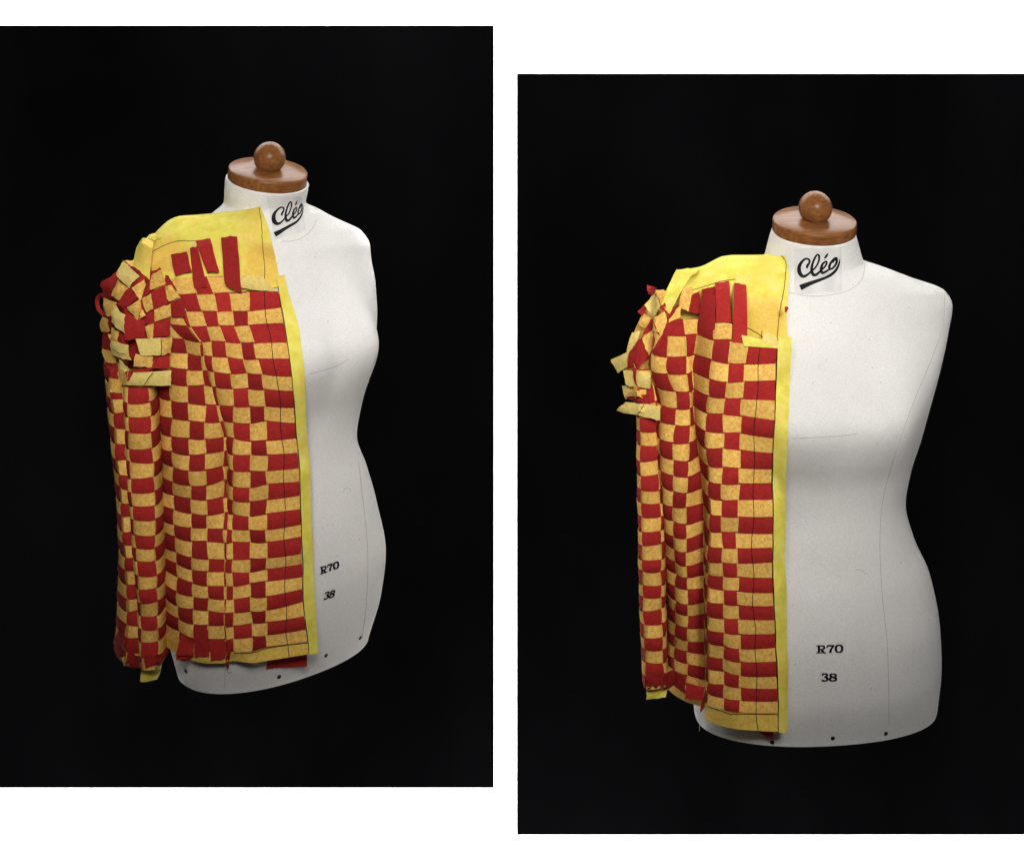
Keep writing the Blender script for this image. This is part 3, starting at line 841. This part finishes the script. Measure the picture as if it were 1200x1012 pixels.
# ================================================================== half jacket on the form turned to the right
JL = empty('half_jacket', label='woven red and yellow half jacket on the dress form turned to the right', category='jacket', group='woven half jackets', loc=(-.42, -.12, ZC - .35))
bpy.context.view_layer.update(); JL0 = set(bpy.data.objects)
UNDER.clear()
wL = Weave('L', lev_L, px_L, dl_L, dp_L, rows_L, -3, 2)
bodice('L', wL, None, {1: 0, 2: 0, 3: -1, 4: -1, 5: -1, 6: 0, 7: 0, 8: 1, 9: 2, 10: 2}, 10, 1.5, {}, -.78)
UNDER.append(BODY['L'])
yk, yG = lofted('shoulder_yoke', 'L',
                [[(180, 285, .0), (202, 259.5, .02), (231, 255.5, .025), (259, 252, .02), (285, 248, .015), (304, 244, .005)],
                 [(172, 283, -.06), (201, 256.5, -.04), (230, 252.5, -.03), (258, 249.5, -.03), (285, 245.5, -.035), (305, 241.5, -.045)],
                 [(172, 297, -.085), (204, 272, -.075), (232, 268, -.07), (261, 266, -.07), (289, 262, -.075), (313, 262, -.075)],
                 [(176, 310, -.10), (207, 292, -.09), (234, 288, -.09), (262, 286, -.09), (291, 284, -.09), (319, 286, -.09)],
                 [(182, 325, -.08), (209, 316, -.08), (237, 314, -.08), (264, 314, -.08), (294, 314, -.08), (324, 308, -.08)],
                 [(190, 345, -.085), (212, 346, -.085), (240, 346, -.085), (266, 344, -.085), (298, 340, -.085), (329, 336, -.085)]], M['lemon'], None)
UNDER.append(bvh_grid(yG))
surf_thread(yG, [(.22, .985), (.35, .955), (.5, .93), (.65, .915), (.82, .905), (.99, .88)], None)
surf_thread(yG, [(.43, .02), (.48, .12), (.52, .22), (.54, .32), (.55, .42)], None)
surf_thread(yG, [(.9, .68), (.95, .78), (.97, .87)], None)
zx = lambda x, y, d: (100 + x / 4.4, 230 + y / 4.4, d)
for mt, nm, q, b in [
    ('pale', 'yoke_tab', [(798, 405, -.132), (915, 418, -.125), (912, 490, -.127), (800, 470, -.134)], .002),
    ('pale', 'yoke_tab', [(915, 415, -.125), (985, 490, -.12), (912, 488, -.126), (912, 485, -.127)], .001),
    ('red', 'red_strip_end', [(700, 212, -.115), (782, 207, -.112), (806, 500, -.142), (718, 455, -.142)], .004),
    ('red', 'red_strip_end', [(568, 230, -.112), (642, 217, -.112), (690, 388, -.132), (626, 392, -.132)], .004),
    ('red', 'red_strip_end', [(538, 262, -.108), (576, 252, -.110), (632, 470, -.138), (560, 475, -.138)], .003),
    ('red', 'red_strip_end', [(440, 300, -.11), (525, 287, -.112), (548, 390, -.13), (460, 408, -.128)], .003),
    ('pale', 'yoke_tab', [(536, 250, -.11), (560, 238, -.11), (572, 258, -.113), (540, 266, -.112)], .001)]:
    piece(nm, [zx(*p) for p in q], M[mt], None, b)
rs_L = [434, 452.6, 470, 487, 504.5, 523, 541, 558.5, 575, 591.6, 607.5, 625, 641, 656, 672, 688.7, 704, 720, 736, 751, 768.6, 782]
ls_L = [400, 470, 530, 600, 650, 700, 750, 785]
ps_L = [[180, 170, 147, 142, 128, 121, 130, 150, 168, 180], [186, 175.7, 151, 145.5, 131, 126.5, 134, 150, 170, 186], [189, 179, 152, 149, 137, 132.5, 138, 152, 172, 189], [194.5, 182.4, 156, 153, 143, 139, 145, 156, 176, 194.5],
        [196, 181.6, 160, 156.5, 147, 140.5, 147, 160, 178, 196], [197.3, 184.7, 164.5, 162, 150, 138.5, 147, 162, 180, 197.3],
        [197.3, 185.5, 166.5, 163.7, 147.7, 135.5, 146, 162, 180, 197.3], [196, 186, 167, 164, 146, 133, 145, 162, 180, 196]]
d_ = [-.095, -.14, -.142, -.128, -.125, -.09, -.06, -.04, -.04, -.07]
SL, sL = sleeve('L', ls_L, ps_L, [430, 600, 800], [d_, d_, [-.10, -.145, -.147, -.132, -.13, -.085, -.05, -.03, -.03, -.07]], rs_L, 1, 1, None)
zx = lambda x, y, d: (120 + x / 5.95, 640 + y / 5.95, d)
for mt, nm, q, b in [
    ('lemon', 'cuff_tab', [(270, 838, -.135), (420, 830, -.115), (375, 922, -.12), (262, 945, -.135)], .006),
    ('red', 'red_strip_end', [(285, 775, -.147), (392, 748, -.14), (412, 812, -.138), (300, 852, -.145)], .003),
    ('red', 'red_strip_end', [(180, 735, -.135), (268, 768, -.145), (262, 850, -.143), (160, 830, -.128)], .003),
    ('red', 'red_strip_end', [(105, 590, -.105), (178, 640, -.13), (150, 710, -.125), (80, 678, -.095)], .004),
    ('red', 'red_strip_end', [(80, 678, -.095), (150, 710, -.122), (165, 760, -.12), (96, 740, -.09)], .004),
    ('pale', 'cuff_tab', [(132, 770, -.10), (165, 760, -.12), (160, 830, -.12), (150, 822, -.105)], .002)]:
    piece(nm, [zx(*p) for p in q], M[mt], SL, b, gap=.007)
zx = lambda x, y, d: (110 + x / 7.786, 270 + y / 7.786, d)
HEAD_L = [
    ('lemon', 'yoke_tab', [(432, 60, -.09), (552, 106, -.105), (508, 452, -.14), (358, 330, -.12)], .012),
    ('lemon', 'yoke_tab', [(465, 66, -.08), (535, 38, -.06), (625, 52, -.05), (552, 100, -.09)], .004),
    ('pale', 'yellow_strip_end', [(270, 280, -.11), (418, 415, -.145), (318, 527, -.15), (203, 410, -.12)], .006),
    ('yel', 'yellow_strip_end', [(255, 270, -.09), (372, 262, -.09), (365, 330, -.115), (280, 285, -.105)], .003),
    ('red', 'red_strip_end', [(208, 395, -.115), (80, 465, -.09), (75, 580, -.085), (185, 560, -.12)], .006),
    ('red', 'red_strip_end', [(90, 570, -.09), (190, 560, -.12), (240, 640, -.13), (110, 610, -.095)], .004),
    ('yel', 'yellow_strip_end', [(218, 452, -.13), (314, 527, -.15), (240, 642, -.145), (168, 595, -.125)], .006),
    ('red', 'red_strip_end', [(316, 528, -.152), (408, 615, -.155), (268, 712, -.15), (222, 650, -.143)], .005),
    ('red', 'red_strip_end', [(345, 510, -.147), (436, 400, -.148), (482, 425, -.15), (372, 520, -.15)], .003),
    ('red', 'red_strip_end', [(362, 330, -.125), (400, 352, -.13), (500, 445, -.145), (470, 462, -.145)], .003),
    ('yel', 'yellow_strip_end', [(340, 525, -.153), (462, 450, -.155), (476, 498, -.152), (432, 634, -.158)], .006),
    ('yel', 'yellow_strip_end', [(424, 612, -.158), (436, 700, -.155), (402, 816, -.153), (300, 705, -.152)], .006),
    ('red', 'red_strip_end', [(476, 450, -.142), (512, 470, -.145), (512, 560, -.146), (440, 625, -.145)], .004),
    ('yel', 'yellow_strip_end', [(85, 612, -.095), (214, 655, -.13), (150, 780, -.125), (110, 782, -.10)], .006),
    ('pale', 'yellow_strip_end', [(190, 678, -.145), (290, 768, -.155), (277, 942, -.155), (160, 835, -.14)], .008),
    ('red', 'red_strip_end', [(285, 742, -.148), (462, 830, -.15), (475, 985, -.15), (275, 1000, -.15)], .010),
    ('red', 'red_strip_end', [(228, 655, -.14), (300, 705, -.148), (330, 770, -.147), (285, 770, -.147)], .003),
    ('yel', 'yellow_strip_end', [(60, 786, -.09), (136, 795, -.115), (142, 922, -.115), (75, 922, -.09)], .004),
    ('red', 'red_strip_end', [(75, 922, -.09), (140, 926, -.115), (152, 1080, -.118), (82, 1070, -.092)], .004),
    ('red', 'red_strip_end', [(140, 790, -.112), (180, 780, -.125), (170, 900, -.125), (142, 920, -.115)], .003),
    ('yel', 'yellow_strip_end', [(172, 885, -.125), (236, 925, -.135), (215, 1030, -.13), (160, 1010, -.12)], .006),
    ('red', 'red_strip_end', [(235, 925, -.132), (290, 940, -.14), (350, 1170, -.142), (215, 1030, -.132)], .006),
    ('yel', 'yellow_strip_end', [(145, 940, -.115), (165, 955, -.12), (300, 1040, -.138), (160, 1060, -.12)], .003),
    ('pale', 'yellow_strip_end', [(155, 1025, -.128), (300, 1052, -.145), (345, 1180, -.148), (165, 1140, -.13)], .004),
    ('yel', 'yellow_strip_end', [(520, 412, -.140), (622, 358, -.140), (652, 487, -.142), (513, 548, -.145)], .004),
    ('red', 'red_strip_end', [(520, 405, -.137), (530, 380, -.136), (600, 338, -.135), (622, 360, -.139)], .002),
    ('red', 'red_strip_end', [(522, 560, -.145), (652, 498, -.143), (668, 668, -.145), (542, 722, -.147)], .004),
    ('yel', 'yellow_strip_end', [(440, 622, -.147), (522, 572, -.148), (542, 712, -.149), (478, 752, -.148)], .004),
    ('yel', 'yellow_strip_end', [(432, 715, -.149), (478, 768, -.15), (414, 818, -.15), (412, 800, -.15)], .002),
    ('red', 'red_strip_end', [(480, 765, -.148), (545, 718, -.148), (552, 850, -.148), (462, 862, -.148)], .003),
    ('yel', 'yellow_strip_end', [(468, 872, -.15), (546, 850, -.15), (540, 982, -.15), (490, 985, -.15)], .002),
    ('red', 'red_strip_end', [(550, 832, -.148), (702, 800, -.148), (697, 962, -.15), (542, 975, -.15)], .005),
    ('yel', 'yellow_strip_end', [(550, 722, -.15), (702, 668, -.15), (706, 782, -.152), (558, 832, -.152)], .005),
    ('yel', 'yellow_strip_end', [(656, 510, -.144), (704, 498, -.145), (790, 612, -.148), (676, 648, -.148)], .004),
    ('red', 'red_strip_end', [(650, 405, -.138), (682, 410, -.139), (760, 545, -.144), (655, 495, -.142)], .003),
    ('red', 'red_strip_end', [(702, 650, -.146), (830, 610, -.147), (835, 790, -.149), (706, 790, -.149)], .003),
]
lofted('sleeve_head', None, [[zx(*p) for p in l] for l in (
    [(300, 290, -.08), (400, 330, -.10), (520, 330, -.115)], [(130, 450, -.07), (320, 470, -.125), (540, 440, -.13)],
    [(90, 600, -.07), (300, 640, -.135), (560, 600, -.135)], [(85, 780, -.07), (300, 780, -.135), (600, 780, -.138)],
    [(90, 950, -.06), (300, 940, -.12), (560, 960, -.135)], [(115, 1100, -.06), (300, 1150, -.11), (480, 1200, -.125)])], M['red'], SL)
for mt, nm, q, b in HEAD_L: piece(nm, [zx(*p) for p in q], M[mt], SL, b)
ribbon('red_strip_loop', [zx(*p) for p in [(100, 590, -.09), (60, 590, -.075), (30, 630, -.065), (40, 710, -.065), (80, 760, -.085), (110, 770, -.1)]], 4.5, M['red'], SL)
zx = lambda x, y, d: (110 + x / 7.23, 380 + y / 7.23, d)
for mt, nm, q, b in [
    ('pale', 'yellow_strip_end', [(355, 122, -.16), (572, 116, -.158), (572, 258, -.158), (395, 268, -.16)], .004),
    ('yel', 'yellow_strip_end', [(572, 116, -.157), (660, 108, -.152), (655, 245, -.152), (572, 260, -.157)], .001),
    ('yel', 'yellow_strip_end', [(350, 255, -.156), (500, 262, -.154), (495, 362, -.154), (332, 358, -.156)], .003),
    ('red', 'red_strip_end', [(500, 262, -.150), (640, 258, -.15), (640, 380, -.152), (495, 372, -.15)], .003),
    ('pale', 'yellow_strip_end', [(335, 410, -.158), (655, 390, -.154), (652, 515, -.155), (272, 517, -.158)], .004),
    ('red', 'red_strip_end', [(290, 405, -.148), (500, 362, -.15), (495, 402, -.15), (290, 480, -.148)], .002),
    ('pale', 'yellow_strip_end', [(150, 125, -.142), (285, 180, -.152), (315, 300, -.152), (165, 265, -.14)], .004),
    ('yel', 'yellow_strip_end', [(78, 205, -.095), (165, 225, -.12), (205, 330, -.125), (88, 320, -.1)], .004),
    ('pale', 'yellow_strip_end', [(205, 300, -.14), (235, 300, -.145), (302, 388, -.15), (240, 410, -.142)], .003),
    ('yel', 'yellow_strip_end', [(195, 335, -.135), (240, 330, -.14), (290, 510, -.148), (245, 520, -.14)], .003),
    ('red', 'red_strip_end', [(95, 330, -.1), (192, 338, -.13), (228, 462, -.135), (112, 450, -.105)], .004),
    ('yel', 'yellow_strip_end', [(115, 458, -.105), (232, 462, -.138), (248, 578, -.138), (130, 575, -.11)], .004)]:
    piece(nm, [zx(*p) for p in q], M[mt], SL, b)
for pts in ([(568, 116, -.165), (575, 180, -.165), (572, 258, -.165)], [(505, 402, -.163), (460, 460, -.164), (425, 515, -.164)], [(160, 205, -.15), (210, 240, -.155), (270, 250, -.157)]):
    tube('stitch_line', [W(*zx(*p)) - np.array([0, .001, 0]) for p in cr(pts, 6)], .0004, M['thread'], SL)
# hem ends
zx = lambda x, y, d: (130 + x / 4.444, 690 + y / 4.444, d)
for mt, nm, q, b in [
    ('red', 'red_strip_end', [(365, 238, -.15), (437, 258, -.158), (430, 345, -.162), (338, 345, -.152)], .004),
    ('red', 'red_strip_end', [(338, 340, -.148), (425, 345, -.155), (390, 380, -.153), (345, 362, -.148)], .003),
    ('red', 'red_strip_end', [(437, 200, -.153), (505, 212, -.154), (510, 352, -.158), (436, 350, -.158)], .003),
    ('red', 'red_strip_end', [(512, 285, -.154), (602, 275, -.15), (598, 362, -.153), (520, 372, -.157)], .003),
    ('red', 'red_strip_end', [(602, 268, -.15), (630, 288, -.152), (612, 408, -.15), (600, 398, -.149)], .001)]:
    piece(nm, [zx(*p) for p in q], M[mt], None, b)
piece('red_strip_end', [zx(815, 355, -.12), zx(1018, 320, -.10), zx(1020, 402, -.10), zx(812, 412, -.12)], M['red'], None, .001, under='L')
tube('loose_thread', [W(*zx(*p)) for p in cr([(604, 405, -.155), (606, 425, -.158), (614, 438, -.158), (628, 432, -.157)], 6)], .0003, M['thread'], None)
adopt(JL, JL0, SL)
